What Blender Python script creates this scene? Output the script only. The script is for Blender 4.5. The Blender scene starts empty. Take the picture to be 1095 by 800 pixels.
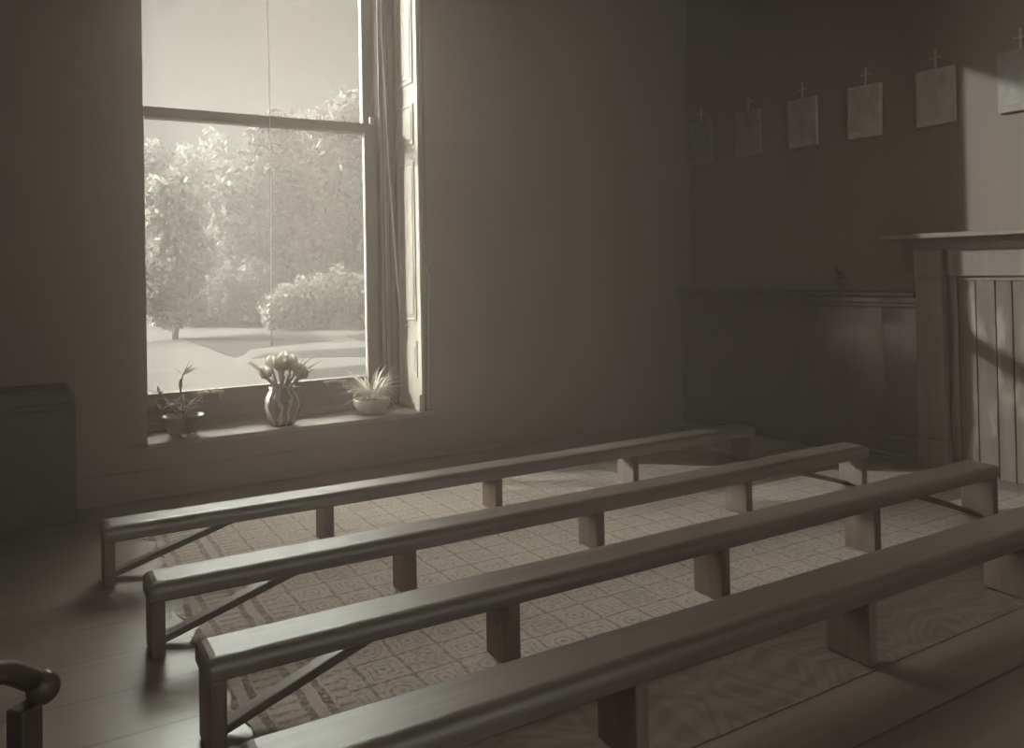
import bpy, bmesh, math, random
import numpy as np
from mathutils import Vector, Matrix

S = 1.4                       # one layout unit (the camera's height) in metres
SC = bpy.context.scene
COL = SC.collection
random.seed(7)

# ------------------------------------------------------------------ materials
def _n(nt, t, **kw):
    n = nt.nodes.new(t)
    for k, v in kw.items():
        setattr(n, k, v)
    return n

def math_node(nt, op, a, b=None, c=None):
    n = nt.nodes.new('ShaderNodeMath'); n.operation = op
    for i, v in enumerate((a, b, c)):
        if v is None: continue
        if isinstance(v, (int, float)): n.inputs[i].default_value = v
        else: nt.links.new(v, n.inputs[i])
    return n.outputs[0]

def base_mat(name):
    m = bpy.data.materials.new(name); m.use_nodes = True
    nt = m.node_tree
    return m, nt, nt.nodes['Principled BSDF']

def mix_col(nt, fac, a, b):
    n = nt.nodes.new('ShaderNodeMix'); n.data_type = 'RGBA'
    if isinstance(fac, (int, float)): n.inputs[0].default_value = fac
    else: nt.links.new(fac, n.inputs[0])
    for i, v in ((6, a), (7, b)):
        if isinstance(v, tuple): n.inputs[i].default_value = (*v, 1)
        else: nt.links.new(v, n.inputs[i])
    return n.outputs[2]

def mat(name, col, rough=.6, spec=.4, var=.2, scale=(6, 6, 6), bump=0., detail=6, coat=0., trans=0.):
    m, nt, p = base_mat(name)
    tc = _n(nt, 'ShaderNodeTexCoord'); mp = _n(nt, 'ShaderNodeMapping')
    mp.inputs['Scale'].default_value = scale
    nt.links.new(tc.outputs['Object'], mp.inputs[0])
    no = _n(nt, 'ShaderNodeTexNoise'); no.inputs['Scale'].default_value = 1; no.inputs['Detail'].default_value = detail
    no.inputs['Roughness'].default_value = .6
    nt.links.new(mp.outputs[0], no.inputs[0])
    lo = tuple(c * (1 - var) for c in col); hi = tuple(min(1, c * (1 + var)) for c in col)
    rp = _n(nt, 'ShaderNodeMapRange'); rp.inputs[1].default_value = .3; rp.inputs[2].default_value = .7
    nt.links.new(no.outputs[0], rp.inputs[0])
    nt.links.new(mix_col(nt, rp.outputs[0], lo, hi), p.inputs['Base Color'])
    p.inputs['Roughness'].default_value = rough
    p.inputs['Specular IOR Level'].default_value = spec
    p.inputs['Coat Weight'].default_value = coat
    p.inputs['Coat Roughness'].default_value = .25
    if bump:
        b = _n(nt, 'ShaderNodeBump'); b.inputs['Strength'].default_value = bump; b.inputs['Distance'].default_value = .01
        nt.links.new(no.outputs[0], b.inputs['Height']); nt.links.new(b.outputs[0], p.inputs['Normal'])
    return m

def sep(r, g=.84, b=.70):
    return (r, r * g * .93, r * b * .96)

M = {}
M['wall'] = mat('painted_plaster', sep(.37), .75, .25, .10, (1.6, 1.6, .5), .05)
M['bounce_wall'] = mat('pale_bounce_plaster', sep(.62, .95, .85), .8, .2, .06, (1.6, 1.6, .5))  # unseen walls, like the ceiling, made pale to bounce fill light
M['ceiling'] = mat('ceiling_plaster', sep(.75, .98, .9), .8, .2, .08, (2, 2, 2))
M['bench'] = mat('varnished_bench_wood', sep(.19, .82, .66), .40, .5, .28, (1.2, 30, 30), .12, coat=.0)
M['bench'].node_tree.nodes['Principled BSDF'].inputs['IOR'].default_value = 2.1
M['bench_leg'] = mat('bench_leg_wood', sep(.26, .82, .68), .5, .4, .25, (30, 30, 2.5), .1)
M['dark_wood'] = mat('dark_stained_wood', sep(.12, .82, .68), .35, .5, .3, (12, 12, 2), .1)
M['mantel'] = mat('worn_painted_mantel_wood', sep(.33, .84, .70), .38, .4, .25, (18, 18, 1.5), .1)
M['dado'] = mat('varnished_dado_wood', sep(.22, .83, .69), .12, .5, .2, (8, 8, 1.5), .06)
M['dado'].node_tree.nodes['Principled BSDF'].inputs['IOR'].default_value = 2.4
M['frame'] = mat('window_frame_paint', sep(.22, .86, .74), .5, .4, .12, (20, 20, 3))
M['shutter'] = mat('pale_shutter_paint', sep(.85, .95, .80), .45, .4, .10, (14, 14, 2), .08)
M['stool'] = mat('worn_window_board', sep(.36, .9, .75), .4, .5, .3, (3, 25, 25), .1)
M['cord'] = mat('cotton_cord', sep(.65, .95, .82), .8, .2, .1)
M['metal'] = mat('worn_brass', sep(.62, .88, .7), .35, .8, .2)
M['dark_metal'] = mat('dark_iron', sep(.10, .85, .75), .3, .8, .2)
M['soil'] = mat('potting_soil', sep(.06), .95, .1, .4, (60, 60, 60), .3)
M['bowl_dark'] = mat('dark_glazed_pottery', sep(.11, .84, .72), .25, .6, .25, (20, 20, 20))
M['bowl'] = mat('pale_glazed_pottery', sep(.60, .92, .78), .3, .5, .15, (14, 14, 14))
M['jug'], nt, p = base_mat('streaked_jug_glaze')
tc = _n(nt, 'ShaderNodeTexCoord'); sx = _n(nt, 'ShaderNodeSeparateXYZ'); nt.links.new(tc.outputs['Object'], sx.inputs[0])
no = _n(nt, 'ShaderNodeTexNoise'); no.inputs['Scale'].default_value = 9; nt.links.new(tc.outputs['Object'], no.inputs[0])
an = math_node(nt, 'ADD', math_node(nt, 'ARCTAN2', sx.outputs[1], sx.outputs[0]), math_node(nt, 'MULTIPLY', no.outputs[0], 1.6))
k = math_node(nt, 'GREATER_THAN', math_node(nt, 'SINE', math_node(nt, 'MULTIPLY', an, 9.)), .6)
nt.links.new(mix_col(nt, k, sep(.26, .9, .78), sep(.66, .98, .86)), p.inputs['Base Color']); p.inputs['Roughness'].default_value = .25
M['bark'] = mat('tree_bark', sep(.03, .9, .78), .9, .1, .3, (5, 5, 2), .3)
M['paper'] = mat('old_mount_board', sep(.36, .88, .74), .6, .3, .15, (9, 9, 9))
M['frame_edge'] = mat('picture_edge', sep(.80, .92, .8), .5, .3, .1)
M['gravel'] = mat('pale_gravel', sep(.034, .95, .82), .95, .1, .10, (1.5, 1.5, 1.5))
M['grass'] = mat('rough_grass', sep(.0025, .93, .80), .95, .1, .35, (3, 3, 3))

def foliage_mat(name, col, trans=.5, k0=.7, k1=1.3):
    m, nt, p = base_mat(name)
    geo = _n(nt, 'ShaderNodeNewGeometry')
    lo = tuple(c * k0 for c in col); hi = tuple(min(1, c * k1) for c in col)
    c = mix_col(nt, geo.outputs['Random Per Island'], lo, hi)
    nt.links.new(c, p.inputs['Base Color']); p.inputs['Roughness'].default_value = .6
    tr = _n(nt, 'ShaderNodeBsdfTranslucent'); nt.links.new(c, tr.inputs[0])
    mx = _n(nt, 'ShaderNodeMixShader'); mx.inputs[0].default_value = trans
    nt.links.new(p.outputs[0], mx.inputs[1]); nt.links.new(tr.outputs[0], mx.inputs[2])
    nt.links.new(mx.outputs[0], nt.nodes['Material Output'].inputs[0])
    return m
M['leaf'] = foliage_mat('houseplant_leaf', sep(.34, .93, .75), .6); M['pale_leaf'] = foliage_mat('striped_pale_leaf', sep(.62, .97, .82), .6); M['tulip'] = foliage_mat('pale_tulip_petal', sep(.66, .97, .85), .75)
M['foliage'] = foliage_mat('spring_foliage', sep(.105, .95, .82), .5, .3, 1.6)
M['foliage_c'] = foliage_mat('bright_young_foliage', sep(.16, .95, .82), .5, .35, 1.5)
M['foliage_b'] = foliage_mat('dense_foliage', sep(.085, .94, .81), .5, .3, 1.6)

def glass_mat():
    m, nt, p = base_mat('dusty_window_glass')
    nt.nodes.remove(p)
    t = _n(nt, 'ShaderNodeBsdfTransparent'); t.inputs[0].default_value = (.97, .97, .96, 1)
    g = _n(nt, 'ShaderNodeBsdfGlossy'); g.inputs['Roughness'].default_value = .03
    fr = _n(nt, 'ShaderNodeFresnel'); fr.inputs[0].default_value = 1.3
    tl = _n(nt, 'ShaderNodeBsdfTranslucent'); tl.inputs[0].default_value = (*sep(.9, .96, .82), 1)
    tc = _n(nt, 'ShaderNodeTexCoord'); no = _n(nt, 'ShaderNodeTexNoise'); no.inputs['Scale'].default_value = 6
    no.inputs['Detail'].default_value = 5
    nt.links.new(tc.outputs['Object'], no.inputs[0])
    f = math_node(nt, 'MULTIPLY_ADD', no.outputs[0], .008, DUST - .004)
    a = _n(nt, 'ShaderNodeMixShader'); nt.links.new(f, a.inputs[0])
    nt.links.new(t.outputs[0], a.inputs[1]); nt.links.new(tl.outputs[0], a.inputs[2])
    b = _n(nt, 'ShaderNodeMixShader'); nt.links.new(fr.outputs[0], b.inputs[0])
    nt.links.new(a.outputs[0], b.inputs[1]); nt.links.new(g.outputs[0], b.inputs[2])
    nt.links.new(b.outputs[0], nt.nodes['Material Output'].inputs[0])
    return m
MIST = .0020
HAZE = .084
DUST = .012
M['glass'] = glass_mat()

def floor_mat():
    m, nt, p = base_mat('varnished_floorboards')
    tc = _n(nt, 'ShaderNodeTexCoord'); sx = _n(nt, 'ShaderNodeSeparateXYZ'); nt.links.new(tc.outputs['Object'], sx.inputs[0])
    w = .22 * S
    v = math_node(nt, 'DIVIDE', sx.outputs[1], w)
    fr = math_node(nt, 'FRACT', v); fl = math_node(nt, 'FLOOR', v)
    line = math_node(nt, 'LESS_THAN', fr, .025)
    mp = _n(nt, 'ShaderNodeMapping'); mp.inputs['Scale'].default_value = (1.2, 26, 1); nt.links.new(tc.outputs['Object'], mp.inputs[0])
    no = _n(nt, 'ShaderNodeTexNoise'); no.inputs['Scale'].default_value = 1; no.inputs['Detail'].default_value = 7
    nt.links.new(mp.outputs[0], no.inputs[0])
    wn = _n(nt, 'ShaderNodeTexWhiteNoise'); wn.noise_dimensions = '1D'; nt.links.new(fl, wn.inputs['W'])
    f = math_node(nt, 'MULTIPLY_ADD', wn.outputs[0], .35, no.outputs[0])
    c = mix_col(nt, math_node(nt, 'MULTIPLY_ADD', f, 1.4, -.5), sep(.20, .83, .69), sep(.36, .84, .70))
    c = mix_col(nt, line, c, sep(.07))
    nt.links.new(c, p.inputs['Base Color'])
    p.inputs['Roughness'].default_value = .29; p.inputs['IOR'].default_value = 1.75
    b = _n(nt, 'ShaderNodeBump'); b.inputs['Strength'].default_value = .12; b.inputs['Distance'].default_value = .01
    nt.links.new(no.outputs[0], b.inputs['Height']); nt.links.new(b.outputs[0], p.inputs['Normal'])
    return m
M['floor'] = floor_mat()

def carpet_mat(x0, y1):
    """Ingrain carpet: square lattice of alternating rosettes and nested squares, striped borders."""
    m, nt, p = base_mat('patterned_ingrain_carpet')
    tc = _n(nt, 'ShaderNodeTexCoord'); sx = _n(nt, 'ShaderNodeSeparateXYZ'); nt.links.new(tc.outputs['Object'], sx.inputs[0])
    nz = _n(nt, 'ShaderNodeTexNoise'); nz.inputs['Scale'].default_value = 9; nz.inputs['Detail'].default_value = 3
    nt.links.new(tc.outputs['Object'], nz.inputs[0])
    wob = math_node(nt, 'MULTIPLY_ADD', nz.outputs[0], .03, -.015)
    X = math_node(nt, 'ADD', sx.outputs[0], wob); Y = math_node(nt, 'ADD', sx.outputs[1], wob)
    c = .118 * S
    u = math_node(nt, 'DIVIDE', X, c); v = math_node(nt, 'DIVIDE', Y, c)
    fu = math_node(nt, 'ABSOLUTE', math_node(nt, 'SUBTRACT', math_node(nt, 'FRACT', u), .5))
    fv = math_node(nt, 'ABSOLUTE', math_node(nt, 'SUBTRACT', math_node(nt, 'FRACT', v), .5))
    mxv = math_node(nt, 'MAXIMUM', fu, fv)
    grid = math_node(nt, 'GREATER_THAN', mxv, .455)
    grid2 = math_node(nt, 'MULTIPLY', math_node(nt, 'GREATER_THAN', mxv, .37), math_node(nt, 'LESS_THAN', mxv, .40))
    r = math_node(nt, 'SQRT', math_node(nt, 'ADD', math_node(nt, 'MULTIPLY', fu, fu), math_node(nt, 'MULTIPLY', fv, fv)))
    ring = math_node(nt, 'GREATER_THAN', math_node(nt, 'SINE', math_node(nt, 'MULTIPLY', r, 38.)), .25)
    rose = math_node(nt, 'MULTIPLY', ring, math_node(nt, 'LESS_THAN', r, .36))
    nest = math_node(nt, 'GREATER_THAN', math_node(nt, 'SINE', math_node(nt, 'MULTIPLY', mxv, 44.)), .35)
    nest = math_node(nt, 'MULTIPLY', nest, math_node(nt, 'LESS_THAN', mxv, .33))
    par = math_node(nt, 'MODULO', math_node(nt, 'ABSOLUTE', math_node(nt, 'ADD', math_node(nt, 'FLOOR', u), math_node(nt, 'FLOOR', v))), 2.)
    motif = math_node(nt, 'ADD', math_node(nt, 'MULTIPLY', par, rose), math_node(nt, 'MULTIPLY', math_node(nt, 'SUBTRACT', 1., par), nest))
    # larger medallions every third square
    c3 = c * 3
    gu = math_node(nt, 'SUBTRACT', math_node(nt, 'FRACT', math_node(nt, 'DIVIDE', X, c3)), .5)
    gv = math_node(nt, 'SUBTRACT', math_node(nt, 'FRACT', math_node(nt, 'DIVIDE', Y, c3)), .5)
    R3 = math_node(nt, 'SQRT', math_node(nt, 'ADD', math_node(nt, 'MULTIPLY', gu, gu), math_node(nt, 'MULTIPLY', gv, gv)))
    med = math_node(nt, 'MULTIPLY', math_node(nt, 'LESS_THAN', R3, .16), .35)
    pat = math_node(nt, 'MAXIMUM', math_node(nt, 'MAXIMUM', math_node(nt, 'MULTIPLY', grid, .95), math_node(nt, 'MULTIPLY', grid2, .3)), math_node(nt, 'MULTIPLY', motif, .65))
    pat = math_node(nt, 'MAXIMUM', pat, med)
    # border: long stripes with short ladder marks, along the left edge
    d = math_node(nt, 'SUBTRACT', X, x0)
    st = math_node(nt, 'GREATER_THAN', math_node(nt, 'SINE', math_node(nt, 'MULTIPLY', d, 95.)), .3)
    lad = math_node(nt, 'GREATER_THAN', math_node(nt, 'SINE', math_node(nt, 'MULTIPLY', Y, 120.)), .35)
    sel = math_node(nt, 'GREATER_THAN', math_node(nt, 'SINE', math_node(nt, 'MULTIPLY', d, 31.)), -.1)
    bord = math_node(nt, 'ADD', math_node(nt, 'MULTIPLY', sel, st), math_node(nt, 'MULTIPLY', math_node(nt, 'SUBTRACT', 1., sel), math_node(nt, 'MULTIPLY', lad, .7)))
    inb = math_node(nt, 'LESS_THAN', d, .26 * S)
    mixn = _n(nt, 'ShaderNodeMix'); nt.links.new(inb, mixn.inputs[0]); nt.links.new(pat, mixn.inputs[2]); nt.links.new(bord, mixn.inputs[3])
    fine = _n(nt, 'ShaderNodeTexNoise'); fine.inputs['Scale'].default_value = 130; fine.inputs['Detail'].default_value = 2
    nt.links.new(tc.outputs['Object'], fine.inputs[0])
    brk = _n(nt, 'ShaderNodeTexNoise'); brk.inputs['Scale'].default_value = 42; brk.inputs['Detail'].default_value = 4
    nt.links.new(tc.outputs['Object'], brk.inputs[0])
    pm = math_node(nt, 'MULTIPLY', mixn.outputs[0], math_node(nt, 'MULTIPLY_ADD', brk.outputs[0], 1.8, -.1))
    pm = math_node(nt, 'ADD', pm, math_node(nt, 'MULTIPLY_ADD', brk.outputs[0], 1.2, -.55))
    f = math_node(nt, 'ADD', math_node(nt, 'MULTIPLY', pm, .8), math_node(nt, 'MULTIPLY_ADD', fine.outputs[0], 1.1, -.5))
    f.node.use_clamp = True
    col = mix_col(nt, f, sep(.62, .90, .77), sep(.20, .86, .72))
    sv = math_node(nt, 'LESS_THAN', sx.outputs[1], 1.79 * S)
    col = mix_col(nt, math_node(nt, 'MULTIPLY', sv, .8), col, sep(.58, .9, .76))
    nt.links.new(col, p.inputs['Base Color']); p.inputs['Roughness'].default_value = .95; p.inputs['Specular IOR Level'].default_value = .1
    b = _n(nt, 'ShaderNodeBump'); b.inputs['Strength'].default_value = .25; b.inputs['Distance'].default_value = .004
    nt.links.new(fine.outputs[0], b.inputs['Height']); nt.links.new(b.outputs[0], p.inputs['Normal'])
    return m

def scroll_mat():
    m, nt, p = base_mat('scrolled_rug_weave')
    tc = _n(nt, 'ShaderNodeTexCoord')
    w = _n(nt, 'ShaderNodeTexWave'); w.wave_type = 'RINGS'; w.inputs['Scale'].default_value = 3.2
    w.inputs['Distortion'].default_value = 7; w.inputs['Detail'].default_value = 1.5; w.inputs['Detail Scale'].default_value = 1.1
    nt.links.new(tc.outputs['Object'], w.inputs[0])
    v = _n(nt, 'ShaderNodeTexVoronoi'); v.inputs['Scale'].default_value = 3.4; v.feature = 'DISTANCE_TO_EDGE'
    nt.links.new(tc.outputs['Object'], v.inputs[0])
    k = math_node(nt, 'GREATER_THAN', math_node(nt, 'SINE', math_node(nt, 'MULTIPLY', v.outputs[0], 60.)), .2)
    f = math_node(nt, 'ADD', math_node(nt, 'MULTIPLY', k, .45), math_node(nt, 'MULTIPLY', w.outputs[1], .5))
    col = mix_col(nt, f, sep(.17, .84, .70), sep(.29, .86, .72))
    nt.links.new(col, p.inputs['Base Color']); p.inputs['Roughness'].default_value = .95; p.inputs['Specular IOR Level'].default_value = .1
    return m

def print_mat(name, tone, seed):
    """Old engraved print: mottled tones, darker sky, a loosely standing pale shape and hatched foot."""
    m, nt, p = base_mat(name)
    tc = _n(nt, 'ShaderNodeTexCoord'); mp = _n(nt, 'ShaderNodeMapping'); mp.inputs['Location'].default_value = (seed * 3.1, seed * 1.7, seed)
    mp.inputs['Scale'].default_value = (9, 9, 6)
    nt.links.new(tc.outputs['Object'], mp.inputs[0])
    no = _n(nt, 'ShaderNodeTexNoise'); no.inputs['Scale'].default_value = 1; no.inputs['Detail'].default_value = 6; no.inputs['Roughness'].default_value = .65
    nt.links.new(mp.outputs[0], no.inputs[0])
    r = _n(nt, 'ShaderNodeMapRange'); r.inputs[1].default_value = .38; r.inputs[2].default_value = .66; nt.links.new(no.outputs[0], r.inputs[0])
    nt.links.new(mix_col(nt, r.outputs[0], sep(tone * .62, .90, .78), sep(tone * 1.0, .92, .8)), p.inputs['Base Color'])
    p.inputs['Roughness'].default_value = .45; p.inputs['Specular IOR Level'].default_value = .4
    return m

def board_mat():
    """Bare vertical boards with worn pale patches."""
    m, nt, p = base_mat('worn_vertical_boards')
    tc = _n(nt, 'ShaderNodeTexCoord')
    mp = _n(nt, 'ShaderNodeMapping'); mp.inputs['Scale'].default_value = (20, 22, 1.3); nt.links.new(tc.outputs['Object'], mp.inputs[0])
    g = _n(nt, 'ShaderNodeTexNoise'); g.inputs['Scale'].default_value = 1; g.inputs['Detail'].default_value = 6; nt.links.new(mp.outputs[0], g.inputs[0])
    mp2 = _n(nt, 'ShaderNodeMapping'); mp2.inputs['Scale'].default_value = (8, 9, 3); nt.links.new(tc.outputs['Object'], mp2.inputs[0])
    s = _n(nt, 'ShaderNodeTexNoise'); s.inputs['Scale'].default_value = 1; s.inputs['Detail'].default_value = 4; nt.links.new(mp2.outputs[0], s.inputs[0])
    r = _n(nt, 'ShaderNodeMapRange'); r.inputs[1].default_value = .53; r.inputs[2].default_value = .68; nt.links.new(s.outputs[0], r.inputs[0])
    c = mix_col(nt, g.outputs[0], sep(.09, .82, .66), sep(.36, .82, .66))
    c = mix_col(nt, math_node(nt, 'MULTIPLY', r.outputs[0], .9), c, sep(.56, .88, .72))
    nt.links.new(c, p.inputs['Base Color']); p.inputs['Roughness'].default_value = .55
    return m
M['boards'] = board_mat()

# ------------------------------------------------------------------ mesh helpers (layout units)
class MB:
    def __init__(s): s.bm = bmesh.new()
    def box(s, x0, x1, y0, y1, z0, z1, bev=0., seg=2):
        t = bmesh.new(); bmesh.ops.create_cube(t, size=1)
        for v in t.verts:
            v.co = Vector(((x0 + x1) / 2 + v.co.x * (x1 - x0), (y0 + y1) / 2 + v.co.y * (y1 - y0), (z0 + z1) / 2 + v.co.z * (z1 - z0)))
        if bev: bmesh.ops.bevel(t, geom=t.edges[:], offset=bev, segments=seg, profile=.5, affect='EDGES')
        s.add(t); return s
    def add(s, t, mtx=None):
        if mtx is not None: bmesh.ops.transform(t, matrix=mtx, verts=t.verts)
        me = bpy.data.meshes.new('tmp'); t.to_mesh(me); t.free(); s.bm.from_mesh(me); bpy.data.meshes.remove(me)
    def prism(s, poly, axis, a, b, bev=0., seg=2):
        """polygon in the two other axes, extruded along axis from a to b"""
        t = bmesh.new()
        def P(u, v, w): return {0: (w, u, v), 1: (u, w, v), 2: (u, v, w)}[axis]
        A = [t.verts.new(P(u, v, a)) for u, v in poly]; B = [t.verts.new(P(u, v, b)) for u, v in poly]
        t.faces.new(A); t.faces.new(B[::-1]); n = len(poly)
        for i in range(n): t.faces.new((A[i], B[i], B[(i + 1) % n], A[(i + 1) % n]))
        bmesh.ops.recalc_face_normals(t, faces=t.faces)
        if bev: bmesh.ops.bevel(t, geom=t.edges[:], offset=bev, segments=seg, profile=.5, affect='EDGES')
        s.add(t); return s
    def lathe(s, prof, cx, cy, n=32, lobes=0, amp=0., sy=1., smooth=True):
        rows = []
        for r, z in prof:
            row = []
            for i in range(n):
                a = 2 * math.pi * i / n; rr = r * (1 + amp * math.cos(lobes * a)) if lobes else r
                row.append(s.bm.verts.new((cx + rr * math.cos(a), cy + sy * rr * math.sin(a), z)))
            rows.append(row)
        for A, B in zip(rows, rows[1:]):
            for i in range(n):
                f = s.bm.faces.new((A[i], A[(i + 1) % n], B[(i + 1) % n], B[i])); f.smooth = smooth
        for row, rev in ((rows[0], True), (rows[-1], False)):
            try: s.bm.faces.new(row[::-1] if rev else row)
            except ValueError: pass
        return s
    def tube(s, pts, r, n=8, caps=True):
        pts = [Vector(p) for p in pts]; rs = r if isinstance(r, (list, tuple)) else [r] * len(pts)
        rows = []; up = Vector((.31, .17, .93)).normalized()
        for i, p in enumerate(pts):
            d = (pts[min(i + 1, len(pts) - 1)] - pts[max(i - 1, 0)]).normalized()
            a = d.cross(up)
            if a.length < 1e-4: a = d.cross(Vector((1, 0, 0)))
            a.normalize(); b = d.cross(a)
            rows.append([s.bm.verts.new(p + rs[i] * (math.cos(2 * math.pi * k / n) * a + math.sin(2 * math.pi * k / n) * b)) for k in range(n)])
        for A, B in zip(rows, rows[1:]):
            for i in range(n):
                f = s.bm.faces.new((A[i], A[(i + 1) % n], B[(i + 1) % n], B[i])); f.smooth = True
        if caps: s.bm.faces.new(rows[0][::-1]); s.bm.faces.new(rows[-1])
        return s
    def blade(s, pts, ws, side, fold=.25):
        """leaf blade: strip with a folded midrib along pts; side = sideways direction"""
        pts = [Vector(p) for p in pts]; side = Vector(side).normalized(); L, C_, R_ = [], [], []
        for i, p in enumerate(pts):
            d = (pts[min(i + 1, len(pts) - 1)] - pts[max(i - 1, 0)]).normalized(); nrm = d.cross(side).normalized()
            L.append(s.bm.verts.new(p - side * ws[i] + nrm * ws[i] * fold)); C_.append(s.bm.verts.new(p)); R_.append(s.bm.verts.new(p + side * ws[i] + nrm * ws[i] * fold))
        for i in range(len(pts) - 1):
            for A, B in ((L, C_), (C_, R_)):
                f = s.bm.faces.new((A[i], B[i], B[i + 1], A[i + 1])); f.smooth = True
        return s
    def ball(s, c, r, sc=(1, 1, 1), sub=2):
        t = bmesh.new(); bmesh.ops.create_icosphere(t, subdivisions=sub, radius=r)
        for v in t.verts: v.co = Vector((c[0] + v.co.x * sc[0], c[1] + v.co.y * sc[1], c[2] + v.co.z * sc[2]))
        for f in t.faces: f.smooth = True
        s.add(t); return s
    def warp(s, fn):
        for v in s.bm.verts: v.co = Vector(fn(*v.co))
        return s
    def subdivide_x(s, step, x0, x1):
        x = x0 + step
        while x < x1 - step / 2:
            bmesh.ops.bisect_plane(s.bm, geom=s.bm.verts[:] + s.bm.edges[:] + s.bm.faces[:], plane_co=(x, 0, 0), plane_no=(1, 0, 0)); x += step
        return s
    def build(s, name, m, parent=None, origin=None, smooth_bevel=False):
        o0 = Vector(origin) if origin is not None else Vector((0, 0, 0))
        ref = parent['_o'] if parent is not None else o0
        ref = Vector(ref)
        for v in s.bm.verts: v.co = (v.co - ref) * S
        me = bpy.data.meshes.new(name); s.bm.to_mesh(me); s.bm.free()
        me.materials.append(m)
        o = bpy.data.objects.new(name, me); COL.objects.link(o)
        if parent is not None: o.parent = parent; o['_o'] = tuple(ref)
        else: o.location = ref * S; o['_o'] = tuple(ref)
        return o

def thing(name, label, cat, loc, group=None):
    o = bpy.data.objects.new(name, None); COL.objects.link(o)
    o.empty_display_size = .05
    o.location = Vector(loc) * S; o['_o'] = tuple(loc); o['label'] = label; o['category'] = cat
    if group: o['group'] = group
    return o
def tag(o, label, cat, group=None, kind=None):
    o['label'] = label; o['category'] = cat
    if group: o['group'] = group
    if kind: o['kind'] = kind
    return o
def struct(o, label=None, cat=None):
    o['kind'] = 'structure'
    if label: o['label'] = label
    if cat: o['category'] = cat
    return o

# ------------------------------------------------------------------ room shell
XL, XR, YF, YB, ZC = -.95, 3.83, -2.3, 4.05, 3.6
WT = .56                                   # wall thickness
OX0, OX1, OZ0, OZ1 = .478, 1.862, .235, 3.22   # window opening in the back wall

struct(MB().box(XL - WT, XR + WT, YF - WT, YB + WT, -.12, 0).build('floor', M['floor']), 'dark varnished floorboards of the room', 'floor')
struct(MB().box(XL - WT, XR + WT, YF - WT, YB + WT, ZC, ZC + .1).build('ceiling', M['ceiling']), 'plain plaster ceiling', 'ceiling')
b = MB()
b.prism([(XL - WT, YB), (OX0, YB), (.36, YB + .2), (.36, YB + WT), (XL - WT, YB + WT)], 2, 0, ZC)
b.box(OX1, XR + WT, YB, YB + WT, 0, ZC).prism([(OX0, YB), (OX1, YB), (OX1, YB + WT), (.36, YB + WT), (.36, YB + .2)], 2, 0, OZ0 - .001)
b.prism([(OX0, YB), (OX1, YB), (OX1, YB + WT), (.36, YB + WT), (.36, YB + .2)], 2, OZ1, ZC)
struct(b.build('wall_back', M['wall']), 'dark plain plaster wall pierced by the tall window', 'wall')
FB0, FB1 = 1.37, 2.30                       # boarded fireplace opening in the right wall
b = MB().box(XR, XR + WT, FB1, YB + WT, 0, ZC).box(XR, XR + WT, YF - WT, FB0, 0, ZC).box(XR, XR + WT, FB0, FB1, 1.02, ZC).box(XR + .2, XR + WT, FB0, FB1, 0, 1.02)
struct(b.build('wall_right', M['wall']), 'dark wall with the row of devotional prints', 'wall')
struct(MB().box(XL - WT, XL, YF - WT, YB, 0, ZC).build('wall_left', M['bounce_wall']), 'plain wall at the room left side', 'wall')
# front wall (behind the camera) with two unseen tall windows added to bring in fill daylight
FILL_WINS = [(-.55, .75), (1.75, 3.05)]; FZ = (.5, 3.1)
b = MB()
xs = [XL - WT] + [x for w in FILL_WINS for x in w] + [XR + WT]
for i in range(0, len(xs), 2): b.box(xs[i], xs[i + 1], YF - WT, YF, 0, ZC)
for a, c in FILL_WINS: b.box(a, c, YF - WT, YF, 0, FZ[0]).box(a, c, YF - WT, YF, FZ[1], ZC)
struct(b.build('wall_front', M['bounce_wall']), 'plain wall behind the benches with two added fill-light windows', 'wall')
for i, (a, c) in enumerate(FILL_WINS):
    w = struct(bpy.data.objects.new('window_%d' % (i + 2), None)); COL.objects.link(w); w['_o'] = ((a + c) / 2, YF - .2, FZ[0]); w.location = Vector(w['_o']) * S  # unseen window, added for fill light
    f = MB(); y0, y1 = YF - .24, YF - .18; mz = (FZ[0] + FZ[1]) / 2
    f.box(a, a + .06, y0, y1, *FZ).box(c - .06, c, y0, y1, *FZ).box(a + .06, c - .06, y0, y1, FZ[0], FZ[0] + .08).box(a + .06, c - .06, y0, y1, FZ[1] - .06, FZ[1]).box(a + .06, c - .06, y0, y1, mz - .03, mz + .03)
    f.build('sash_frame', M['frame'], w)

# skirting and dado on the right wall
b = MB().box(XL, XR - .03, YB - .018, YB, 0, .13, .004).box(XL, XR - .03, YB - .03, YB - .018, 0, .03, .006)
struct(b.build('baseboard_back', M['wall']), 'dark skirting along the window wall', 'baseboard')
PY0, PY1 = 2.298, 2.438                         # left pilaster of the mantelpiece
b = MB().box(XR - .018, XR, PY1 + .02, YB, 0, .12, .004).box(XR - .034, XR - .016, PY1 + .02, YB, 0, .034, .008, 3).box(XR - .045, XR - .03, PY1 + .02, YB, 0, .012, .004)
b = MB()
for ya, yb in ((PY1 + .02, 2.642), (2.64, YB - .002)): b.box(XR - .018, XR, ya, yb, 0, .12, .003).box(XR - .034, XR - .016, ya, yb, 0, .034, .008, 3).box(XR - .045, XR - .03, ya, yb, 0, .012, .004)
b.warp(lambda x, y, z: (x - .068 * max(0, y - 2.64), y, z))
struct(b.build('baseboard_right', M['dado']), 'glossy skirting with shoe moulding left of the mantelpiece', 'baseboard')
CANT = lambda x, y, z: (x - .068 * max(0, y - 2.64), y, z)
b = MB().box(XR - .012, XR, 2.64, YB, .12, .80).warp(CANT)
b.box(XR - .014, XR - .0, PY1 + .01, 2.642, .12, .80, .003)
struct(b.build('trim_1', M['dado']), 'dark varnished dado panelling below the chair rail', 'panelling')
b = MB()
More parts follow.
